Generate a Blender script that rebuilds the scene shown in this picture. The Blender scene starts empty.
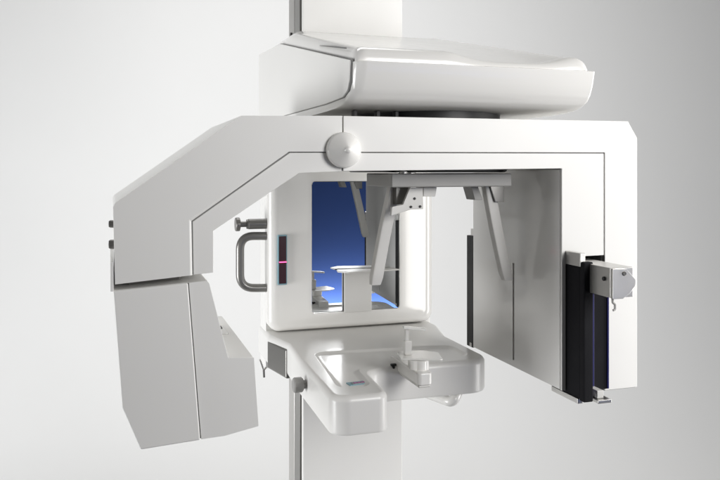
import bpy, bmesh, math, random
from mathutils import Vector, Matrix, Euler
random.seed(4)
R = math.radians
scene = bpy.context.scene
COL = scene.collection

# ------------------------------------------------------------------ materials
def nodes_of(name):
    m = bpy.data.materials.new(name); m.use_nodes = True
    nt = m.node_tree; return m, nt, nt.nodes['Principled BSDF']

def painted(name, col, rough=.35, coat=0., bump=.02, scale=900., var=.03, metallic=0., spec=.5):
    """paint / plastic / metal: base colour with faint cloudy variation, roughness mottling and a fine orange-peel bump"""
    m, nt, b = nodes_of(name)
    tc = nt.nodes.new('ShaderNodeTexCoord')
    n1 = nt.nodes.new('ShaderNodeTexNoise'); n1.inputs['Scale'].default_value = 3.; n1.inputs['Detail'].default_value = 6
    nt.links.new(tc.outputs['Object'], n1.inputs['Vector'])
    mx = nt.nodes.new('ShaderNodeMix'); mx.data_type = 'RGBA'
    lo = [max(0, c * (1 - var)) for c in col] + [1]; hi = [min(1, c * (1 + var)) for c in col] + [1]
    mx.inputs['A'].default_value = lo; mx.inputs['B'].default_value = hi
    nt.links.new(n1.outputs['Fac'], mx.inputs['Factor']); nt.links.new(mx.outputs['Result'], b.inputs['Base Color'])
    n2 = nt.nodes.new('ShaderNodeTexNoise'); n2.inputs['Scale'].default_value = 14.; n2.inputs['Detail'].default_value = 5
    nt.links.new(tc.outputs['Object'], n2.inputs['Vector'])
    mr = nt.nodes.new('ShaderNodeMapRange'); mr.inputs['To Min'].default_value = rough * .85; mr.inputs['To Max'].default_value = rough * 1.15
    nt.links.new(n2.outputs['Fac'], mr.inputs['Value']); nt.links.new(mr.outputs['Result'], b.inputs['Roughness'])
    n3 = nt.nodes.new('ShaderNodeTexNoise'); n3.inputs['Scale'].default_value = scale; n3.inputs['Detail'].default_value = 2
    nt.links.new(tc.outputs['Object'], n3.inputs['Vector'])
    bp = nt.nodes.new('ShaderNodeBump'); bp.inputs['Strength'].default_value = bump; bp.inputs['Distance'].default_value = .001
    nt.links.new(n3.outputs['Fac'], bp.inputs['Height']); nt.links.new(bp.outputs['Normal'], b.inputs['Normal'])
    b.inputs['Metallic'].default_value = metallic
    b.inputs['Specular IOR Level'].default_value = spec
    if coat: b.inputs['Coat Weight'].default_value = coat; b.inputs['Coat Roughness'].default_value = .08
    return m

def emissive(name, col, strength):
    m, nt, b = nodes_of(name)
    b.inputs['Base Color'].default_value = (*[c * .3 for c in col], 1)
    b.inputs['Emission Color'].default_value = (*col, 1); b.inputs['Emission Strength'].default_value = strength
    return m

M = {
 'white':  painted('white_enamel', (.80, .793, .772), .40, 0., .12, 1400., .025),
 'gloss':  painted('white_gloss_plastic', (.80, .79, .765), .21, .35, .015, 400., .012),
 'table':  painted('off_white_moulding', (.75, .742, .722), .34, .12, .01, 400., .01),
 'panel':  painted('white_lacquered_panel', (.80, .79, .77), .18, .5, .01, 300., .012),
 'grey':   painted('grey_painted_steel', (.33, .325, .315), .45, 0., .12, 900., .05),
 'light':  painted('light_grey_plastic', (.66, .65, .625), .38, 0., .04, 700., .03),
 'dgrey':  painted('dark_grey_metal', (.21, .205, .195), .30, 0., .05, 800., .08, .5),
 'alu':    painted('brushed_aluminium', (.62, .61, .59), .34, 0., .08, 500., .06, 1.),
 'black':  painted('black_plastic', (.012, .012, .013), .5, 0., .06, 600., .2),
 'felt':   painted('black_light_seal', (.008, .008, .010), .85, 0., .3, 900., .3, 0., .2),
 'gasket': painted('dark_gasket', (.20, .20, .195), .8, 0., .05, 600., .2),
 'blue':   painted('blue_screen_edge', (.006, .006, .085), .35, 0., .02, 600., .1),
 'bezel':  painted('blue_grey_bezel', (.20, .36, .42), .35, 0., .02, 600., .05),
 'display':painted('display_window', (.03, .035, .05), .15, .5, .0, 300., .1),
 'smoked': painted('smoked_red_window', (.035, .004, .006), .3, 0., .0, 300., .1),
 'laser':  emissive('laser_line', (1., .05, .16), 6.),
 'led':    emissive('display_led', (1., .12, .30), 3.),
 'dimled': emissive('display_digits', (.30, .08, .22), .5),
 'floor':  painted('studio_paper', (.80, .80, .795), .8, 0., .03, 300., .01, 0., .1),
 'darkfloor': painted('studio_floor_paint', (.06, .06, .062), .6, 0., .05, 200., .15),
 'bluebg': painted('blue_paper', (.040, .078, .24), .9, 0., .02, 300., .03, 0., .1),
}
mm, nt, b = nodes_of('mirror_glass')
b.inputs['Base Color'].default_value = (.86, .88, .90, 1); b.inputs['Metallic'].default_value = 1.; b.inputs['Roughness'].default_value = .015
M['mirror'] = mm

# ------------------------------------------------------------------ object helpers
def link(name, bm, mat, parent=None, smooth=True, angle=32, wn=True, label=None):
    bmesh.ops.recalc_face_normals(bm, faces=bm.faces[:])
    me = bpy.data.meshes.new(name); bm.to_mesh(me); bm.free()
    mats = mat if isinstance(mat, (list, tuple)) else [mat]
    for k in mats: me.materials.append(M[k])
    if smooth:
        for p in me.polygons: p.use_smooth = True
        me.set_sharp_from_angle(angle=R(angle))
    o = bpy.data.objects.new(name, me); COL.objects.link(o)
    if smooth and wn:
        w = o.modifiers.new('weighted', 'WEIGHTED_NORMAL'); w.keep_sharp = True
    if parent:
        o.parent = parent; o.matrix_parent_inverse = parent.matrix_basis.inverted() if parent.parent is None else Matrix()
    if label: o['label'] = label
    return o
root_inv = Matrix()

def bevel(bm, off, seg=3, ang=25, edges=None):
    if off <= 0: return bm
    bm.normal_update()
    es = edges if edges is not None else [e for e in bm.edges if len(e.link_faces) == 2 and e.calc_face_angle(0) > R(ang)]
    bmesh.ops.bevel(bm, geom=es, offset=off, segments=seg, profile=.5, affect='EDGES', clamp_overlap=True)
    return bm

def prism(poly, a0, a1, axis='y', bev=0., seg=3, bm=None):
    """closed polygon extruded along an axis: poly is (x,z) for y, (y,z) for x, (x,y) for z"""
    own = bm is None
    if own: bm = bmesh.new()
    def P(u, v, a): return {'y': (u, a, v), 'x': (a, u, v), 'z': (u, v, a)}[axis]
    A = [bm.verts.new(P(u, v, a0)) for u, v in poly]; B = [bm.verts.new(P(u, v, a1)) for u, v in poly]
    n = len(poly)
    fs = [bm.faces.new(A), bm.faces.new(B[::-1])]
    for i in range(n): fs.append(bm.faces.new((A[i], A[(i + 1) % n], B[(i + 1) % n], B[i])))
    bmesh.ops.recalc_face_normals(bm, faces=fs)
    if bev and own: bevel(bm, bev, seg)
    return bm

def box(x0, x1, y0, y1, z0, z1, bev=0., seg=3, bm=None):
    t = prism([(x0, y0), (x1, y0), (x1, y1), (x0, y1)], z0, z1, 'z', bev, seg)
    if bm is None: return t
    me = bpy.data.meshes.new('t'); t.to_mesh(me); t.free(); bm.from_mesh(me); bpy.data.meshes.remove(me); return bm

def join(bm, other):
    me = bpy.data.meshes.new('t'); other.to_mesh(me); other.free(); bm.from_mesh(me); bpy.data.meshes.remove(me); return bm

def loft(loops, cap0=True, cap1=True, bm=None, closed=True):
    if bm is None: bm = bmesh.new()
    V = [[bm.verts.new(p) for p in L] for L in loops]
    n = len(loops[0])
    for a, b_ in zip(V, V[1:]):
        for i in range(n if closed else n - 1): bm.faces.new((a[i], a[(i + 1) % n], b_[(i + 1) % n], b_[i]))
    if cap0: bm.faces.new(V[0][::-1])
    if cap1: bm.faces.new(V[-1])
    return bm

def lathe(prof, centre, axis, n=40, bm=None):
    """prof: (radius, distance along axis)"""
    ax = Vector(axis).normalized(); up = Vector((0, 0, 1)) if abs(ax.z) < .9 else Vector((1, 0, 0))
    u = ax.cross(up).normalized(); v = ax.cross(u); c = Vector(centre)
    loops = [[c + ax * t + (u * math.cos(2 * math.pi * i / n) + v * math.sin(2 * math.pi * i / n)) * r for i in range(n)] for r, t in prof]
    return loft(loops, True, True, bm)

def tube(pts, r, n=16, bm=None):
    P = [Vector(p) for p in pts]; loops = []; prev = None
    for i, p in enumerate(P):
        t = (P[min(i + 1, len(P) - 1)] - P[max(i - 1, 0)]).normalized()
        if prev is None:
            prev = t.cross(Vector((0, 0, 1)) if abs(t.z) < .9 else Vector((0, 1, 0))).normalized()
        u = (prev - t * prev.dot(t)).normalized(); prev = u; v = t.cross(u)
        rr = r[i] if isinstance(r, (list, tuple)) else r
        loops.append([p + (u * math.cos(2 * math.pi * k / n) + v * math.sin(2 * math.pi * k / n)) * rr for k in range(n)])
    return loft(loops, True, True, bm)

def rounded(poly, radii, seg=6):
    """polygon with its corners rounded; radii one number or one per corner"""
    out = []; n = len(poly)
    for i in range(n):
        r = radii[i] if isinstance(radii, (list, tuple)) else radii
        p = Vector(poly[i]); a = Vector(poly[i - 1]) - p; b_ = Vector(poly[(i + 1) % n]) - p
        if r <= 1e-6: out.append(tuple(p)); continue
        la, lb = a.length, b_.length; a.normalize(); b_.normalize()
        ang = a.angle(b_); t = min(r / math.tan(ang / 2), la * .49, lb * .49)
        rr = t * math.tan(ang / 2); bis = (a + b_).normalized(); c = p + bis * (rr / math.sin(ang / 2))
        s0 = p + a * t - c; s1 = p + b_ * t - c
        tot = s0.angle_signed(s1)
        for k in range(seg + 1):
            q = tot * k / seg
            cs, sn = math.cos(-q), math.sin(-q)
            out.append((c.x + s0.x * cs - s0.y * sn, c.y + s0.x * sn + s0.y * cs))
    return out

def arc_path(pts, rad, seg=8):
    """3-D polyline with rounded corners"""
    P = [Vector(p) for p in pts]; out = [P[0]]
    for i in range(1, len(P) - 1):
        p = P[i]; a = (P[i - 1] - p); b_ = (P[i + 1] - p); t = min(rad, a.length * .49, b_.length * .49)
        s, e = p + a.normalized() * t, p + b_.normalized() * t
        for k in range(seg + 1):
            q = k / seg; out.append((1 - q) ** 2 * s + 2 * q * (1 - q) * p + q * q * e)
    out.append(P[-1]); return out

# ------------------------------------------------------------------ the machine
root = bpy.data.objects.new('panoramic_xray_machine', None); COL.objects.link(root)
root.location = (.63, 2.06, 0)
root['label'] = 'white dental panoramic x-ray machine with overhead carriage, rotating arm and mirror column'
root['category'] = 'x-ray machine'
bpy.context.view_layer.update()
root_inv = root.matrix_basis.inverted()

# --- column ---------------------------------------------------------
bm = box(.500, .760, 1.992, 2.135, .03, 2.42, .004)
column = link('column', bm, 'light', root)
for z0, z1 in ((.05, 1.10), (1.897, 2.43)):
    link('front_cover', box(.488, .772, 1.978, 1.992, z0, z1, .004), 'white', column)
    for x in (.486, .765):
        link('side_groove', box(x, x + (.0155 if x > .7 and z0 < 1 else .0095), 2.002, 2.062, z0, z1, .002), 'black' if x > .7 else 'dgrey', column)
        link('side_rail', box(x, x + (.0165 if x > .7 and z0 < 1 else .0097), 2.066, 2.1335, z0, z1, .002), 'alu', column)
bm = lathe([(.0035, 0), (.005, .001), (.005, .004)], (.487, 2.10, .985), (-1, 0, 0), 14); link('screw', bm, 'black', column)
bm = lathe([(.0035, 0), (.005, .001), (.005, .004)], (.487, 2.10, 1.925), (-1, 0, 0), 14); link('screw', bm, 'black', column)
link('base_plate', box(.33, .93, 1.60, 2.42, .0, .03, .008), 'grey', root)

# --- rear housing that carries the mirror, behind the front frame ------
bm = prism(rounded([(.3935, 2.004), (.866, 2.004), (.866, 2.085), (.3935, 2.085)], [.002, .004, .012, .012], 4), 1.02, 1.64, 'z')
bevel(bm, .003, 2, 40)
link('rear_housing', bm, 'white', root)

# --- mirror housing -------------------------------------------------------
def rr_loop(x0, x1, z0, z1, r, y, n=8):
    out = []
    for cx_, cz_, a0 in ((x1 - r, z1 - r, 0), (x0 + r, z1 - r, 90), (x0 + r, z0 + r, 180), (x1 - r, z0 + r, 270)):
        for k in range(n + 1):
            a = R(a0 + 90 * k / n); out.append((cx_ + r * math.cos(a), y, cz_ + r * math.sin(a)))
    return out
X0, X1, Z0, Z1 = .392, .856, 1.1235, 1.62
HX0, HX1, HZ0, HZ1 = .5055, .7505, 1.169, 1.5145
L = [rr_loop(X0, X1, Z0, Z1, .030, 2.002), rr_loop(X0, X1, Z0, Z1, .030, 1.972)]
for k in range(1, 7):
    a = R(90 * k / 6); i = .024 * (1 - math.cos(a)); L.append(rr_loop(X0 + i, X1 - i, Z0 + i * .6, Z1 - i * .6, .030 - i * .25, 1.972 - .020 * math.sin(a)))
L += [rr_loop(X0 + .030, X1 - .030, Z0 + .020, Z1 - .020, .022, 1.9515)]
# low raised field round the mirror
L += [rr_loop(X0 + .046, X1 - .034, Z0 + .026, Z1 - .026, .022, 1.9485)]
i = .010
L += [rr_loop(HX0 - i, HX1 + i, HZ0 - i, HZ1 + i, .016, 1.9475), rr_loop(HX0 - .004, HX1 + .004, HZ0 - .004, HZ1 + .004, .012, 1.9455),
      rr_loop(HX0 - .001, HX1 + .001, HZ0 - .001, HZ1 + .001, .010, 1.9462), rr_loop(HX0, HX1, HZ0, HZ1, .009, 1.9485), rr_loop(HX0, HX1, HZ0, HZ1, .009, 1.9620)]
housing = link('mirror_housing', loft(L, True, True), 'gloss', root, angle=50, wn=False)
bm = box(-.1215, .1215, -.0012, .0012, HZ0 + .001, HZ1 - .001); bm.transform(Matrix.Translation((.628, 1.9540, 0)) @ Matrix.Rotation(R(-2.1), 4, 'Z'))
link('mirror', bm, 'mirror', housing, smooth=False)
# laser window
wz0, wz1 = 1.2476, 1.3770
f = link('laser_window', prism(rounded([(.4145, wz0), (.4385, wz0), (.4385, wz1), (.4145, wz1)], .003), 1.9440, 1.9540, 'y', .0012, 2), 'bezel', housing)
link('pane', prism(rounded([(.4172, wz0 + .0035), (.4358, wz0 + .0035), (.4358, wz1 - .0035), (.4172, wz1 - .0035)], .001), 1.9425, 1.9460, 'y', .0005, 2), 'smoked', f)
link('laser_line', box(.4172, .4358, 1.9415, 1.9430, 1.3057, 1.3081, .0003), 'laser', f)

# small shelf in front of the mirror
t = prism([(.566, 1.915), (.590, 1.892), (.735, 1.905), (.727, 1.946), (.572, 1.946)], 1.2775, 1.2812, 'z', .0012, 2)
shelf = link('positioning_shelf', t, 'light', housing)
link('shelf_post', prism([(.5925, 1.1665), (.6685, 1.1665), (.6685, 1.2770), (.5925, 1.2770)], 1.9385, 1.9490, 'y', .002, 2), 'light', housing)

# grab handle and clamp knob on the left of the housing
hz0, hz1 = 1.551 - .1625, 1.2355
hz0 = 1.374 + .0; 
pth = arc_path([(.400, 1.985, (0.3964, 1.3716)[1]), ((0.3229, 1.3736)[0], 1.985, (0.3229, 1.3736)[1]), ((0.3229, 1.2387)[0], 1.985, (0.3229, 1.2387)[1]), (.400, 1.985, (0.3964, 1.2352)[1])], .036, 10)
link('grab_handle', tube(pth, .0108, 18), 'dgrey', root)
kz = (0.3621, 1.4039)[1]
bm = lathe([(.0005, .0), (.0135, .0), (.0135, .055), (.0125, .0565), (.0125, .060), (.0075, .061), (.0075, .078), (.0005, .078)], (.400, 1.985, kz), (-1, 0, 0), 24)
knob = link('clamp_knob', bm, 'dgrey', root)
bm = lathe([(.0005, .0), (.012, .0), (.0175, .002), (.0180, .004), (.0180, .011), (.0165, .013), (.0005, .0135)], (.3235, 1.985, kz), (-1, 0, 0), 24)
link('knob_cap', bm, 'dgrey', knob)

# --- chin table ---------------------------------------------------------
ZT, ZB = 1.120, 1.0455
plan = [(.388, 2.082), (.388, 1.945), (.4135, 1.835), (.4045, 1.70), (.3965, 1.373), (.5095, 1.373), (.5215, 1.535), (.578, 1.5505), (.823, 1.546), (.823, 1.80), (.857, 1.93), (.857, 2.082)]
rad =  [.01, .02, .004, .0, .036, .024, .034, .0, .055, .06, .06, .01]
pl = rounded(plan, rad, 8)
bm = bmesh.new()
def inset_loop(P, d):
    n = len(P); out = []
    for i in range(n):
        a = Vector(P[i - 1]); p = Vector(P[i]); b_ = Vector(P[(i + 1) % n])
        t = (b_ - a); 
        if t.length < 1e-9: out.append(tuple(p)); continue
        t.normalize(); nrm = Vector((-t.y, t.x))
        out.append((p.x + nrm.x * d, p.y + nrm.y * d))
    return out
area = sum(pl[i - 1][0] * pl[i][1] - pl[i][0] * pl[i - 1][1] for i in range(len(pl)))
sgn = 1 if area > 0 else -1
loops = []
rt = .0125
loops.append([(x, y, ZB) for x, y in inset_loop(pl, sgn * .004)])
loops.append([(x, y, ZB + .001) for x, y in inset_loop(pl, sgn * .0015)])
loops.append([(x, y, ZB + .005) for x, y in pl])
loops.append([(x, y, ZT - rt) for x, y in pl])
for k in range(1, 7):
    a = R(90 * k / 6)
    loops.append([(x, y, ZT - rt + rt * math.sin(a)) for x, y in inset_loop(pl, sgn * rt * (1 - math.cos(a)) * .95)])
bm = loft(loops, True, False)
bm.verts.ensure_lookup_table()
# top surface: grid fill with a shallow basin cut into it
top_loop = bm.verts[-len(pl):]
topf = bm.faces.new(top_loop)
table = link('chin_table', bm, 'table', root, angle=40)
# shallow basin: its own sunk tray, a boolean recess cut into the top
basin = rounded([(.452, 1.733), (.4255, 1.435), (.494, 1.425), (.505, 1.560), (.590, 1.590), (.79, 1.590), (.79, 1.70), (.70, 1.715)], [.03, .03, .03, .03, .02, .03, .03, .05], 8)
bb = bmesh.new()
area2 = sum(basin[i - 1][0] * basin[i][1] - basin[i][0] * basin[i - 1][1] for i in range(len(basin)))
s2 = 1 if area2 > 0 else -1
bl = [[(x, y, ZT - .0055) for x, y in inset_loop(basin, s2 * .014)], [(x, y, ZT - .0052) for x, y in inset_loop(basin, s2 * .0105)],
      [(x, y, ZT - .0038) for x, y in inset_loop(basin, s2 * .006)], [(x, y, ZT - .0010) for x, y in inset_loop(basin, s2 * .001)], [(x, y, ZT + .0005) for x, y in inset_loop(basin, -s2 * .002)], [(x, y, ZT + .02) for x, y in inset_loop(basin, -s2 * .002)]]
bb = loft(bl, True, True); bmesh.ops.recalc_face_normals(bb, faces=bb.faces[:])
bme = bpy.data.meshes.new('basin_cut'); bb.to_mesh(bme); bb.free()
cut = bpy.data.objects.new('basin_cut', bme); COL.objects.link(cut)
mod = table.modifiers.new('basin', 'BOOLEAN'); mod.object = cut; mod.operation = 'DIFFERENCE'; mod.solver = 'EXACT'
wnm = table.modifiers.get('weighted')
if wnm: table.modifiers.remove(wnm)
bpy.context.view_layer.update()
dg = bpy.context.evaluated_depsgraph_get()
newme = bpy.data.meshes.new_from_object(table.evaluated_get(dg))
table.modifiers.clear(); table.data = newme; newme.name = 'chin_table'
for p in newme.polygons: p.use_smooth = True
newme.set_sharp_from_angle(angle=R(40))
w = table.modifiers.new('weighted', 'WEIGHTED_NORMAL'); w.keep_sharp = True
bpy.data.objects.remove(cut); 

# display on the front lobe
dx, dy = (0.4826, 1.4727)
rotz = Matrix.Translation((dx, dy, 0)) @ Matrix.Rotation(R(5), 4, 'Z') @ Matrix.Diagonal((.92, 1.3, 1, 1))
bm = prism(rounded([(-.029, -.0085), (.029, -.0085), (.029, .0085), (-.029, .0085)], .002), 1.1125, 1.1160, 'z', .0006, 2); bm.transform(rotz)
disp = link('display', bm, 'bezel', table)
bm = prism([(-.020, -.0045), (.024, -.0045), (.024, .0045), (-.020, .0045)], 1.1150, 1.1164, 'z', .0004, 2); bm.transform(rotz)
link('screen', bm, 'display', disp)
bm = lathe([(.0005, 0), (.0022, 0), (.0022, .0012), (.0012, .0018), (.0002, .002)], (.019, 0, 1.1162), (0, 0, 1), 14); bm.transform(rotz)
link('indicator_light', bm, 'led', disp)
for k in range(3):
    bm = box(-.015 + k * .009, -.0085 + k * .009, -.0022, .0022, 1.1160, 1.1168); bm.transform(rotz); link('digit', bm, 'dimled', disp, smooth=False)

# adjusting knob on the left flank of the table
kc = (0.3956, 1.0854)
bm = lathe([(.0005, -.002), (.0165, -.002), (.0175, .0), (.0175, .012), (.0165, .014), (.009, .0145), (.009, .021), (.0135, .0215), (.016, .024), (.016, .040), (.014, .0425), (.0005, .043)], (.4165, 1.60, kc[1]), (-1, 0, 0), 10)
kn = link('height_knob', bm, 'grey', table, angle=20)
link('knob_stem', lathe([(.006, -.02), (.006, .004)], (.4165, 1.60, kc[1]), (-1, 0, 0), 16), 'dgrey', kn)

link('dark_flank_plate', prism([(.3865, 1.950), (.4105, 1.832), (.425, 1.835), (.402, 1.955)], 1.034, 1.1075, 'z', .006, 4), 'dgrey', table)  # added dark plate, makes the table's diagonal left flank darker
# wire hook on the left rear
h = (0.3868, 1.0301)
hk = tube(arc_path([(.3925, 1.99, h[1] - .004), (.386, 1.99, h[1] - .012), (.379, 1.985, h[1] + .008), (.374, 1.98, h[1] + .02)], .006, 5), .0022, 10)
hook = link('hook', hk, 'alu', root)
link('hook_stem', tube([(.386, 1.99, h[1] - .009), (.387, 1.99, h[1] - .03)], .0028, 10), 'dgrey', hook)

# tube grip under the table, right
g = [(.66, 1.72, 1.035), (.7095, 1.62, 1.028), (.733, 1.556, 1.022), (.745, 1.548, 1.036), (.750, 1.56, 1.050)]
link('hand_grip', tube(arc_path([(.66, 1.74, 1.033), (.728, 1.555, 1.027), (.752, 1.575, 1.052)], .018, 8), .0115, 18), 'gloss', table)

# --- chin rest ---------------------------------------------------------
bm = prism(rounded([(.5945, 1.60), (.5945, 1.441), (.600, 1.436), (.621, 1.436), (.6265, 1.441), (.6265, 1.60)], 0), 1.108, 1.1335, 'z', .003, 3)
chin = link('chin_rest', bm, 'gloss', root)
link('rest_foot', box(.5975, .6235, 1.440, 1.58, 1.1025, 1.1078, .002), 'light', chin)
bm = prism(rounded([(.589, 1.462), (.6285, 1.452), (.6285, 1.482), (.596, 1.505)], .008, 5), 1.133, 1.1535, 'z', .002, 3)
join(bm, lathe([(.0135, .0), (.0135, .018), (.012, .020)], (.613, 1.466, 1.1335), (0, 0, 1), 24))
link('rest_post', bm, 'gloss', chin)
link('chin_plate', prism(rounded([(.572, 1.474), (.586, 1.535), (.640, 1.528), (.667, 1.500), (.652, 1.440)], [.006, .008, .02, .006, .006], 5), 1.1538, 1.1572, 'z', .0012, 2), 'gloss', chin)
bm = box(.589, .6045, 1.494, 1.506, 1.157, 1.188, .0025); join(bm, box(.5905, .5985, 1.496, 1.504, 1.186, 1.212, .002))
bite = link('bite_post', bm, 'light', chin)
bm = box(-.005, .042, -.008, .008, -.0025, .0025, .002); bm.transform(Matrix.Translation((.592, 1.500, 1.2145)) @ Matrix.Rotation(R(-12), 4, 'Z') @ Matrix.Rotation(R(7), 4, 'Y'))
link('bite_plate', bm, 'gloss', bite)
bm = box(.580, .592, 1.552, 1.560, 1.121, 1.1255, .001); join(bm, box(.5835, .5885, 1.553, 1.559, 1.106, 1.121, .001))
link('lock_clip', bm, 'black', chin)

# --- temple support under the arm ---------------------------------------
bar = link('temple_support', prism([(.503, 1.346), (.757, 1.346), (.757, 1.493), (.503, 1.493)], 1.5135, 1.5395, 'z', .0025, 3), 'grey', root)
bm = lathe([(.001, 0), (.16, 0), (.165, .004), (.165, .007), (.05, .0075), (.001, .0075)], (.63, 1.475, 1.5415), (0, 0, 1), 64)
link('rotor_disc', bm, 'black', root)
bm = lathe([(.003, .0), (.010, 0), (.010, .003), (.007, .006), (.0005, .007)], (.543, 1.352, 1.5397), (0, 0, 1), 20); link('bolt', bm, 'alu', bar)
link('bolt', lathe([(.003, .0), (.008, 0), (.008, .003), (.006, .006), (.0005, .007)], (.528, 1.349, 1.5397), (0, 0, 1), 20), 'alu', bar)
def rod(top, bot, y, lean):
    loops = []
    n = 14
    for k in range(n + 1):
        q = k / n; x = top[0] + (bot[0] - top[0]) * q ; z = top[1] + (bot[1] - top[1]) * q
        w_ = .0112 if k < n else .0090; d_ = .0105 if k < n else .0090
        yy = y + .004 * math.sin(math.pi * q)
        loops.append([(x + sx * w_ , yy + sy * d_, z) for sx, sy in ((-1, -.85), (-.8, -1), (.8, -1), (1, -.85), (1, .85), (.8, 1), (-.8, 1), (-1, .85))])
    return loft(loops)
Yr = 1.425
lt, lb = (0.538, 1.5123), (0.498, 1.3205)
rt_, rb = (0.7459, 1.5127), (0.7901, 1.316)
for tp, bt, sg in ((lt, lb, -1), (rt_, rb, 1)):
    r_ = link('temple_rod', rod(tp, bt, Yr, sg), 'light', bar, angle=50)
# hanging brackets (dark trapezoids) and the screwed plate
def br(px, y0, y1): return prism(px, y0, y1, 'y', .0012, 2)
link('bracket', br([(0.5327, 1.5125), (0.5643, 1.5122), (0.5506, 1.4794), (0.5327, 1.4777)], 1.40, 1.44), 'dgrey', bar)
link('bracket', br([(0.6946, 1.5137), (0.7103, 1.5135), (0.7215, 1.485), (0.7035, 1.4853)], 1.40, 1.44), 'grey', bar)
link('bracket', br([(0.7426, 1.5131), (0.7748, 1.5128), (0.7748, 1.4798), (0.7552, 1.4801)], 1.41, 1.44), 'dgrey', bar)
link('bracket', br([(0.5824, 1.5126), (0.611, 1.5124), (0.6078, 1.4942), (0.5824, 1.4945)], 1.38, 1.42), 'light', bar)
pts = [(0.5509, 1.5124), (0.578, 1.5122), (0.579, 1.4706), (0.553, 1.47), (0.5303, 1.4637), (0.5119, 1.4583), (0.5139, 1.4755), (0.5365, 1.4799)]
pp = link('screw_plate', br(pts, 1.372, 1.380), 'light', bar)
for q in ((0.5602, 1.4911), (0.5526, 1.4752), (0.5717, 1.4755)):
    link('screw', lathe([(.0025, 0), (.0025, .0016), (.0018, .0022)], (q[0], 1.3722, q[1]), (0, -1, 0), 14), 'black', pp)

# --- overhead carriage ---------------------------------------------------
CX0, CX1, CYB = .393, .866, 2.087
prof = [(1.2246, 1.7306), (1.2262, 1.722), (1.2308, 1.7040), (1.2380, 1.6870), (1.2480, 1.6760), (1.2640, 1.6680), (1.2850, 1.6625), (1.3200, 1.6590), (1.3800, 1.6575)]
def plan_loop(y, z, r=.022, inset=0., n=7):
    x0, x1 = CX0 + inset, CX1 - inset; out = []
    for cx_, cy_, a0, rr in ((x1 - .006, y + .006, 270, .006), (x1 - .006, CYB - .006, 0, .006), (x0 + .006, CYB - .006, 90, .006), (x0 + r, y + r, 180, r)):
        for k in range(n + 1):
            a = R(a0 + 90 * k / n); out.append((cx_ + rr * math.cos(a), cy_ + rr * math.sin(a), z))
    return out
L = [plan_loop(y, z) for y, z in prof]
L.insert(0, plan_loop(1.2275, 1.7318, .021, .0015)); L.insert(0, plan_loop(1.2400, 1.7320, .016, .012))
L.append(plan_loop(1.60, 1.6568))
carriage = link('overhead_carriage', loft(L), 'gloss', root, angle=40, wn=False)
# left side panel and its dark seam
sp = [(2.074, 1.8595), (1.80, 1.8470), (1.2420, 1.7335), (1.2480, 1.6985), (1.258, 1.6835), (1.285, 1.6745), (1.40, 1.6715), (2.074, 1.6750)]
def grow(P, d):
    cx_ = sum(p[0] for p in P) / len(P); cz_ = sum(p[1] for p in P) / len(P)
    return [(p[0] + d * (1 if p[0] > cx_ else -1), p[1] + d * (1 if p[1] > cz_ else -1)) for p in P]
spr = rounded(sp, [.002, .03, .004, .01, .012, .012, .02, .002], 4)
link('panel_seam', prism(grow(spr, .0012), .3912, .400, 'x'), 'gasket', carriage, smooth=False)
link('side_panel', prism(spr, .3885, .3935, 'x', .001, 2), 'white', carriage)
# top cover: sloping lid with a scooped field in front of the column
bm = bmesh.new()
NX, NY = 90, 44
x0, x1 = CX0 + .004, CX1 - .010
def lid(x, y):
    z = 1.757 + .2185 * (y - 1.25) if y < 1.90 else 1.757 + .2185 * .65
    zl = min(z, 1.8640)
    q = min(1, max(0, (x - x0) / .07)); q = q * q * (3 - 2 * q); z = zl + (z - zl) * q
    bx = max(0, 1 - ((x - .700) / .135) ** 2); bx = bx * bx * (3 - 2 * bx)
    fy = math.exp(-max(0, y - 1.27) / .22)
    return z - .016 * bx * fy
vs = []
ys = [1.2330, 1.2335, 1.2355, 1.2400, 1.2490, 1.2600, 1.2750] + [1.2750 + (2.084 - 1.2750) * (k / NY) ** 1.3 for k in range(1, NY + 1)]
fr = [0, .30, .56, .77, .91, .98, 1]
for j, y in enumerate(ys):
    row = []
    for i in range(NX + 1):
        u = i / NX; u = u * .55 + .45 * (.5 - .5 * math.cos(math.pi * u)); x = x0 + (x1 - x0) * u
        z = lid(x, y if j > 6 else 1.275)
        if j < 6: z = 1.728 + (lid(x, 1.27) - 1.728) * fr[j]
        e = min(x - x0, x1 - x); rr = .020
        if e < rr: z -= (rr - math.sqrt(max(0, rr * rr - (rr - e) ** 2))) * min(1, (z - 1.728) / .02)
        row.append(bm.verts.new((x, y, z)))
    vs.append(row)
for j in range(len(ys) - 1):
    for i in range(NX): bm.faces.new((vs[j][i], vs[j][i + 1], vs[j + 1][i + 1], vs[j + 1][i]))
# walls down to the shell
edge = [r[0] for r in vs][::-1] + vs[0][1:] + [r[-1] for r in vs][1:] + vs[-1][::-1][1:-1]
low = [bm.verts.new((v.co.x, v.co.y, 1.7265)) for v in edge]
n = len(edge)
for i in range(n): bm.faces.new((edge[i], edge[(i + 1) % n], low[(i + 1) % n], low[i]))
bm.faces.new(low)
cover = link('top_cover', bm, 'gloss', carriage, angle=50, wn=False)
link('vent_slot', prism([(1.4774, 1.7942), (1.2936, 1.7605), (1.2936, 1.7633), (1.3632, 1.776)], .3955, .399, 'x'), 'gasket', cover, smooth=False)
# bearing under the carriage and its small fixings
bm = lathe([(.001, 0), (.15, 0), (.15, .016), (.001, .016)], (.63, 1.475, 1.6425), (0, 0, 1), 64)
bearing = link('bearing', bm, 'black', root)
for x in (.430, .475, .512, .548, .590): link('fixing', box(x, x + .007, 1.350, 1.365, 1.6415, 1.6572, .001), 'black', bearing)

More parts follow.
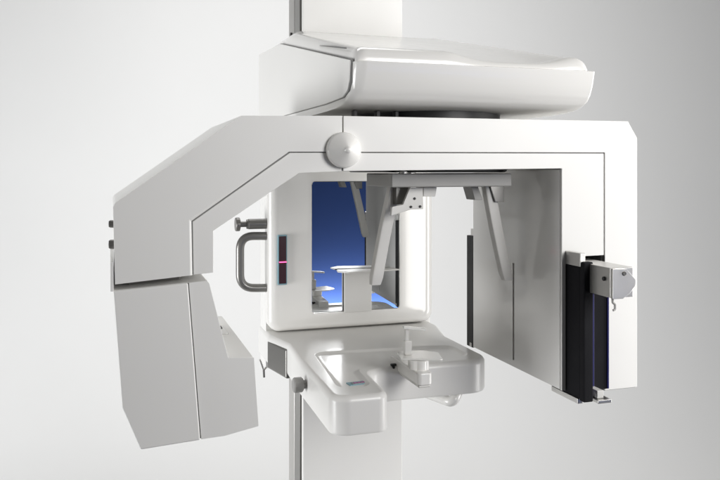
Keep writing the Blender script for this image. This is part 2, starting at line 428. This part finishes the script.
# --- rotating arm ---------------------------------------------------------
YF, YG, YBK = 1.280, 1.2892, 1.664
outline = [(0.0091, 1.3646), (0.0063, 1.488), (0.0098, 1.4943), (0.2099, 1.6377), (0.3875, 1.6411), (0.9796, 1.643), (1.0014, 1.6099), (1.0014, 1.1131), (0.9236, 1.1122), (0.9236, 1.3792), (0.8286, 1.3806), (0.8286, 1.5488), (0.3875, 1.5444), (0.3094, 1.5411), (0.1643, 1.4458), (0.1643, 1.3766)]
def shrink(P, d):
    a = sum(P[i - 1][0] * P[i][1] - P[i][0] * P[i - 1][1] for i in range(len(P)))
    s = 1 if a > 0 else -1; n = len(P); out = []
    for i in range(n):
        p = Vector(P[i]); a_ = (p - Vector(P[i - 1])).normalized(); b_ = (Vector(P[(i + 1) % n]) - p).normalized()
        n1 = Vector((-a_.y, a_.x)) * s; n2 = Vector((-b_.y, b_.x)) * s; m = n1 + n2
        if m.length < 1e-6: m = n1
        m = m.normalized(); k = d / max(.35, m.dot(n1)); out.append((p.x + m.x * k, p.y + m.y * k))
    return out
arm_poly = [p for p in outline]
# beam and left shoulder in one casting; the sensor head hangs on its right end
beam = [(0.0091, 1.3646), (0.0063, 1.488), (0.0098, 1.4943), (0.2099, 1.6377), (0.3875, 1.6411), (0.9796, 1.643), (1.0014, 1.6099), (1.0014, 1.546), (0.8286, 1.5488), (0.3875, 1.5444), (0.3094, 1.5411), (0.1643, 1.4458), (0.1643, 1.3766)]
arm = link('rotating_arm', prism(beam, YG, YBK, 'y', .002, 2), 'white', root)
link('seam_gasket', prism(shrink(beam, .0014), 1.2842, YG + .0005, 'y'), 'gasket', arm, smooth=False)
shoulder = [(0.0091, 1.3646), (0.0063, 1.488), (0.0103, 1.4949), (0.2099, 1.6377), (0.3867, 1.6411), (0.3867, 1.5786), (0.2919, 1.578), (0.1289, 1.4626), (0.1304, 1.3741)]
bm = prism(shoulder, YF, 1.2848, 'y')
bm.normal_update()
inner = [e for e in bm.edges if all(v.co.y < YF + .001 for v in e.verts) and all(min((Vector((v.co.x, v.co.z)) - Vector(p)).length for p in shoulder[4:]) < .0005 for v in e.verts)]
inner = [e for e in inner if abs(e.verts[0].co.z - e.verts[1].co.z) > .02 or e.verts[0].co.z < 1.60]
bevel(bm, .0050, 3, edges=[e for e in inner if max(v.co.x for v in e.verts) < .386 and not (abs(e.verts[0].co.x - e.verts[1].co.x) < .003 and e.verts[0].co.x > .37)])
link('shoulder_panel', bm, 'white', arm)
trim = [(0.3867, 1.5767), (0.2944, 1.5761), (0.1308, 1.4617), (0.1321, 1.3742), (0.1643, 1.3766), (0.1643, 1.4458), (0.3094, 1.5411), (0.3867, 1.5444)]
link('edge_trim', prism(trim, 1.2832, 1.2862, 'y', .0008, 2), 'white', arm)
# bevelled step between shoulder panel and trim
right = [(0.3889, 1.6411), (0.9796, 1.643), (1.0014, 1.6099), (1.0014, 1.1131), (0.9256, 1.113), (0.9256, 1.5804), (0.3889, 1.5781)]
link('end_panel', prism(right, YF, 1.2848, 'y', .0010, 2), 'white', arm)
rtrim = [(0.3889, 1.5764), (0.9233, 1.5785), (0.9233, 1.3788), (0.837, 1.378), (0.837, 1.1204), (0.8286, 1.1208), (0.8286, 1.5492), (0.3889, 1.5448)]
link('edge_trim', prism(rtrim, 1.2805, 1.2860, 'y', .0008, 2), 'white', arm)
hc = (0.3882, 1.5814)
bm = lathe([(.0005, -.004), (.0305, -.004), (.0312, .0), (.0312, .006), (.0298, .0090), (.0285, .0100), (.0070, .0285), (.0060, .0297), (.0052, .0318), (.0034, .0332), (.0005, .0336)], (hc[0], YF - .001, hc[1]), (0, -1, 0), 56)
link('hub_knob', bm, 'gloss', arm, angle=40)
for p, w_ in (((.012, 1.4555), .0065), ((.008, 1.421), .008)):
    link('side_screw', lathe([(.0005, 0), (w_, 0), (w_, .006), (w_ * .8, .009), (.0005, .0095)], (.0085, 1.36, p[1]), (-1, 0, 0), 18), 'dgrey', arm)

# --- tube head (left) ---------------------------------------------------------
hl = [(0.006, 1.3539), (0.0197, 1.167), (0.0484, 1.0966), (0.1415, 1.1019), (0.1415, 1.1021), (0.1206, 1.3618)]
lp = [(0.006, 1.3539), (0.0197, 1.167), (0.0484, 1.0966), (0.1428, 1.1018), (0.1228, 1.3615)]
rp = [(0.1244, 1.3617), (0.1444, 1.1019), (0.1833, 1.1035), (0.2403, 1.1138), (0.2323, 1.2303), (0.1889, 1.2337), (0.1579, 1.3592), (0.1545, 1.3635)]
whole = [(0.006, 1.3539), (0.0197, 1.167), (0.0484, 1.0966), (0.1415, 1.1019), (0.1833, 1.1035), (0.2403, 1.1138), (0.2323, 1.2303), (0.1889, 1.2337), (0.1579, 1.3592), (0.1545, 1.3635)]
tube_head = link('tube_head', prism(whole, YG, YBK, 'y', .002, 2), 'white', root)
link('seam_gasket', prism(shrink(whole, .0014), 1.2842, YG + .0005, 'y'), 'gasket', tube_head, smooth=False)
link('cover_panel', prism(lp, YF, 1.2848, 'y', .0026, 3), 'white', tube_head)
link('cover_panel', prism(rp, YF + .0026, 1.2856, 'y', .0008, 2), 'white', tube_head)
# joint between shoulder and head, the side plate and the beam window on the ledge
link('head_joint', box(.03, .115, 1.33, 1.62, 1.345, 1.42, .002), 'dgrey', tube_head)
link('side_plate', prism([(1.2825, 1.400), (1.60, 1.400), (1.60, 1.353), (1.2825, 1.353)], .0020, .0070, 'x', .001, 2), 'white', tube_head)
lz = (0.2082, 1.2322)[1]
link('beam_window', prism(rounded([(.189, 1.470), (.217, 1.470), (.217, 1.545), (.189, 1.545)], .003), lz - .004, lz + .0022, 'z', .001, 2), 'alu', tube_head)
link('beam_slit', box(.194, .212, 1.515, 1.538, lz + .0015, lz + .0034, .0004), 'black', tube_head)

# --- sensor head (right) ---------------------------------------------------------
def holed(o, i, a0, a1, axis='x'):
    """rectangular plate with one rectangular hole; o, i = (u0,u1,v0,v1)"""
    bm = bmesh.new()
    def P(u, v, a): return (a, u, v) if axis == 'x' else (u, a, v)
    def quad(r): return [(r[0], r[2]), (r[1], r[2]), (r[1], r[3]), (r[0], r[3])]
    V = {}
    for nme, r in (('o', o), ('i', i)):
        for a in (a0, a1): V[nme, a] = [bm.verts.new(P(u, v, a)) for u, v in quad(r)]
    for k in range(4):
        l = (k + 1) % 4
        for a in (a0, a1): bm.faces.new((V['o', a][k], V['o', a][l], V['i', a][l], V['i', a][k]))
        bm.faces.new((V['o', a0][k], V['o', a0][l], V['o', a1][l], V['o', a1][k])); bm.faces.new((V['i', a0][k], V['i', a0][l], V['i', a1][l], V['i', a1][k]))
    return bm
sensor = link('sensor_head', box(.9245, 1.0005, YG, YBK, 1.1100, 1.608, .0015), 'white', root)
link('seam_gasket', box(.9262, .9992, 1.2842, YG + .0005, 1.1115, 1.60), 'gasket', sensor, smooth=False)
link('inner_panel', holed((1.2862, 1.6560, 1.1222, 1.5468), (1.4612, 1.4680, 1.1364, 1.3454), .8275, .8335), 'panel', sensor)
link('slit_backing', box(.8340, .8370, 1.45, 1.48, 1.13, 1.352), 'black', sensor, smooth=False)
link('top_block', box(.8343, .9243, 1.2893, 1.662, 1.397, 1.5478, .0008), 'white', sensor)
# rail that carries the film holder
ra = bmesh.new()
join(ra, box(.8505, .8990, 1.160, 1.65, 1.3175, 1.3715, .0015))
rail = link('holder_rail', ra, 'alu', sensor)
cap = [(.8495, 1.3162), (.8720, 1.3162), (.8940, 1.3200), (.9005, 1.3300), (.9015, 1.3430), (.8985, 1.3560), (.8760, 1.3728), (.8495, 1.3728)]
cap = [(0.8505, 1.3167), (0.8727, 1.3164), (0.8876, 1.3264), (0.8989, 1.3393), (0.8996, 1.3492), (0.879, 1.3697), (0.8505, 1.3708)]
link('end_cap', prism(rounded(cap, [.001, .004, .004, .008, .008, .004, .001], 4), 1.153, 1.1595, 'y', .001, 2), 'alu', rail)
q = (0.8739, 1.3616)
link('screw', lathe([(.0005, 0), (.0042, 0), (.0042, .001), (.0032, .002), (.0032, .0012), (.0005, .0012)], (q[0], 1.153, q[1]), (0, -1, 0), 18), 'dgrey', rail)
link('guide_rail', box(.8365, .8480, 1.232, 1.66, 1.365, 1.3905, .0012), 'alu', sensor)
hk2 = tube(arc_path([(.858, 1.164, 1.3180), (.858, 1.164, 1.308), (.863, 1.164, 1.306), (.863, 1.164, 1.296), (.859, 1.164, 1.2945)], .003, 4), .0022, 8)
link('latch', hk2, 'grey', rail)
bm = bmesh.new()
join(bm, box(.8365, .8480, 1.240, 1.330, 1.1065, 1.1165, .0010)); 
link('guide_rail', bm, 'alu', sensor)
link('lock_foot', box(.8690, .8985, 1.222, 1.290, 1.1085, 1.1150, .001), 'alu', sensor)
link('lock_catch', box(.8740, .8880, 1.232, 1.262, 1.1152, 1.130, .001), 'light', sensor)
link('rear_latch', box(.8285, .8360, 1.6565, 1.672, 1.3880, 1.404, .001), 'light', sensor)
link('rear_latch', box(.8255, .8275, 1.662, 1.672, 1.120, 1.130, .0005), 'light', sensor)
link('rail_screw', lathe([(.0005, -.004), (.004, -.004), (.004, .004), (.003, .005), (.0005, .0055)], (.852, 1.1775, 1.350), (-1, 0, 0), 14), 'black', rail)

# --- film cassette holder: a separate thing riding on the rail ---------------------------------
cas = bpy.data.objects.new('film_cassette', None); COL.objects.link(cas); cas.location = (.858, 1.44, 1.1167)
cas['label'] = 'black upright film cassette with blue edge, clipped to the metal rail of the right-hand head'
cas['category'] = 'film cassette'
bpy.context.view_layer.update()
keep = root_inv
root_inv = cas.matrix_basis.inverted()
bm = box(.8390, .8500, 1.2372, 1.6570, 1.1168, 1.3645, .0015)
join(bm, box(.8380, .8585, 1.2220, 1.2370, 1.1135, 1.3745, .0025))
link('front_shell', bm, 'felt', cas)
bs = link('back_shell', box(.8600, .9215, 1.262, 1.66, 1.1215, 1.3165, .0015), 'felt', cas)
link('film_screen', box(.8503, .8592, 1.245, 1.650, 1.1225, 1.3165, .0010), 'blue', cas)
link('edge_strip', box(.8825, .8870, 1.2595, 1.2640, 1.1225, 1.3160, .0008), 'blue', bs)
link('edge_strip', box(.9165, .9205, 1.2595, 1.2640, 1.1225, 1.3160, .0008), 'blue', bs)
link('rear_flange', box(.8262, .8500, 1.6575, 1.6885, 1.1197, 1.3871, .0012), 'black', cas)
root_inv = keep

# ------------------------------------------------------------------ studio
YAW = R(18.14)
fw = Vector((math.sin(YAW), math.cos(YAW), 0)); rt2 = Vector((math.cos(YAW), -math.sin(YAW), 0))
def studio(u, v, z): p = rt2 * u + fw * v; return Vector((p.x, p.y, z))
prof2 = [(1.75, 0)] + [(3.6 + 1.6 * math.sin(R(a)), 1.6 - 1.6 * math.cos(R(a))) for a in range(0, 91, 5)] + [(5.2, 6.0)]
bm = bmesh.new()
rows = [[bm.verts.new(studio(u, v, z)) for u in (-3.1, -1.5, 0, 2, 4.6)] for v, z in prof2]
for a, b_ in zip(rows, rows[1:]):
    for i in range(4): bm.faces.new((a[i], a[i + 1], b_[i + 1], b_[i]))
sw = link('studio_backdrop', bm, 'floor', None, wn=False, angle=60); sw['kind'] = 'structure'
bm = bmesh.new()
bm.faces.new([bm.verts.new(studio(u, v, -.006)) for u, v in ((-7, -5), (7, -5), (7, 6.5), (-7, 6.5))])
fl = link('studio_floor', bm, 'darkfloor', None, smooth=False); fl['kind'] = 'structure'
# unseen blue paper, added behind the camera for the mirror to reflect
bm = box(-1.3, 1.3, -.01, .01, .33, 1.95, 0)
bp_ = link('mirror_blue_sheet', bm, 'bluebg', None, smooth=False); bp_.location = (1.9, -2.3, 0); bp_.rotation_euler = (0, 0, R(18)); bp_['kind'] = 'structure'

# ------------------------------------------------------------------ lamps
def area(name, loc, target, size, power, col=(1, 1, 1), size_y=None, spread=180):
    l = bpy.data.lights.new(name, 'AREA'); l.energy = power; l.color = col; l.size = size; l.spread = R(spread)
    if size_y: l.shape = 'RECTANGLE'; l.size_y = size_y
    o = bpy.data.objects.new(name, l); COL.objects.link(o); o.location = loc
    o.rotation_euler = (Vector(target) - Vector(loc)).to_track_quat('-Z', 'Y').to_euler(); return o
area('key_softbox', (1.52, -.62, 2.05), (.70, 1.6, 1.42),   .9, 38, (1, .99, .975), 1.05)
area('side_softbox', (2.05, 1.0, 1.45), (.70, 1.95, 1.35), .6, 25, (1, .99, .975), 1.9)
area('top_softbox', studio(-.35, 3.0, 4.2), studio(-.3, 3.3, .6), 2.0, 54, (1, .995, .985), 1.4)
area('background_lamp', studio(-3.1, .9, .8), studio(-.7, 5.0, .9), 1.8, 118, (.985, .993, 1), 1.4)
area('blue_paper_lamp', (1.93, -2.13, .22), (1.98, -2.3, .45), 1.8, 32, (1, .97, .95), .12)  # added lamp, grades the unseen blue paper brighter toward its bottom

w = bpy.data.worlds.new('World'); scene.world = w; w.use_nodes = True
bg = w.node_tree.nodes['Background']; bg.inputs['Color'].default_value = (1, .995, .985, 1); bg.inputs['Strength'].default_value = .11

# ------------------------------------------------------------------ camera
cd = bpy.data.cameras.new('camera'); cam = bpy.data.objects.new('camera', cd); COL.objects.link(cam)
cam.location = (0, 0, 1.55); cam.rotation_euler = (R(90), 0, -YAW)
cd.sensor_width = 36; cd.lens = 766 / 720 * 36; cd.shift_y = -72 / 720; cd.clip_start = .05; cd.clip_end = 60
scene.camera = cam
vs_ = scene.view_settings; vs_.view_transform = 'Standard'; vs_.look = 'None'; vs_.exposure = .06; vs_.gamma = 1
scene.render.engine = 'CYCLES'
scene.cycles.caustics_reflective = False; scene.cycles.caustics_refractive = False; scene.cycles.max_bounces = 10; scene.cycles.diffuse_bounces = 5
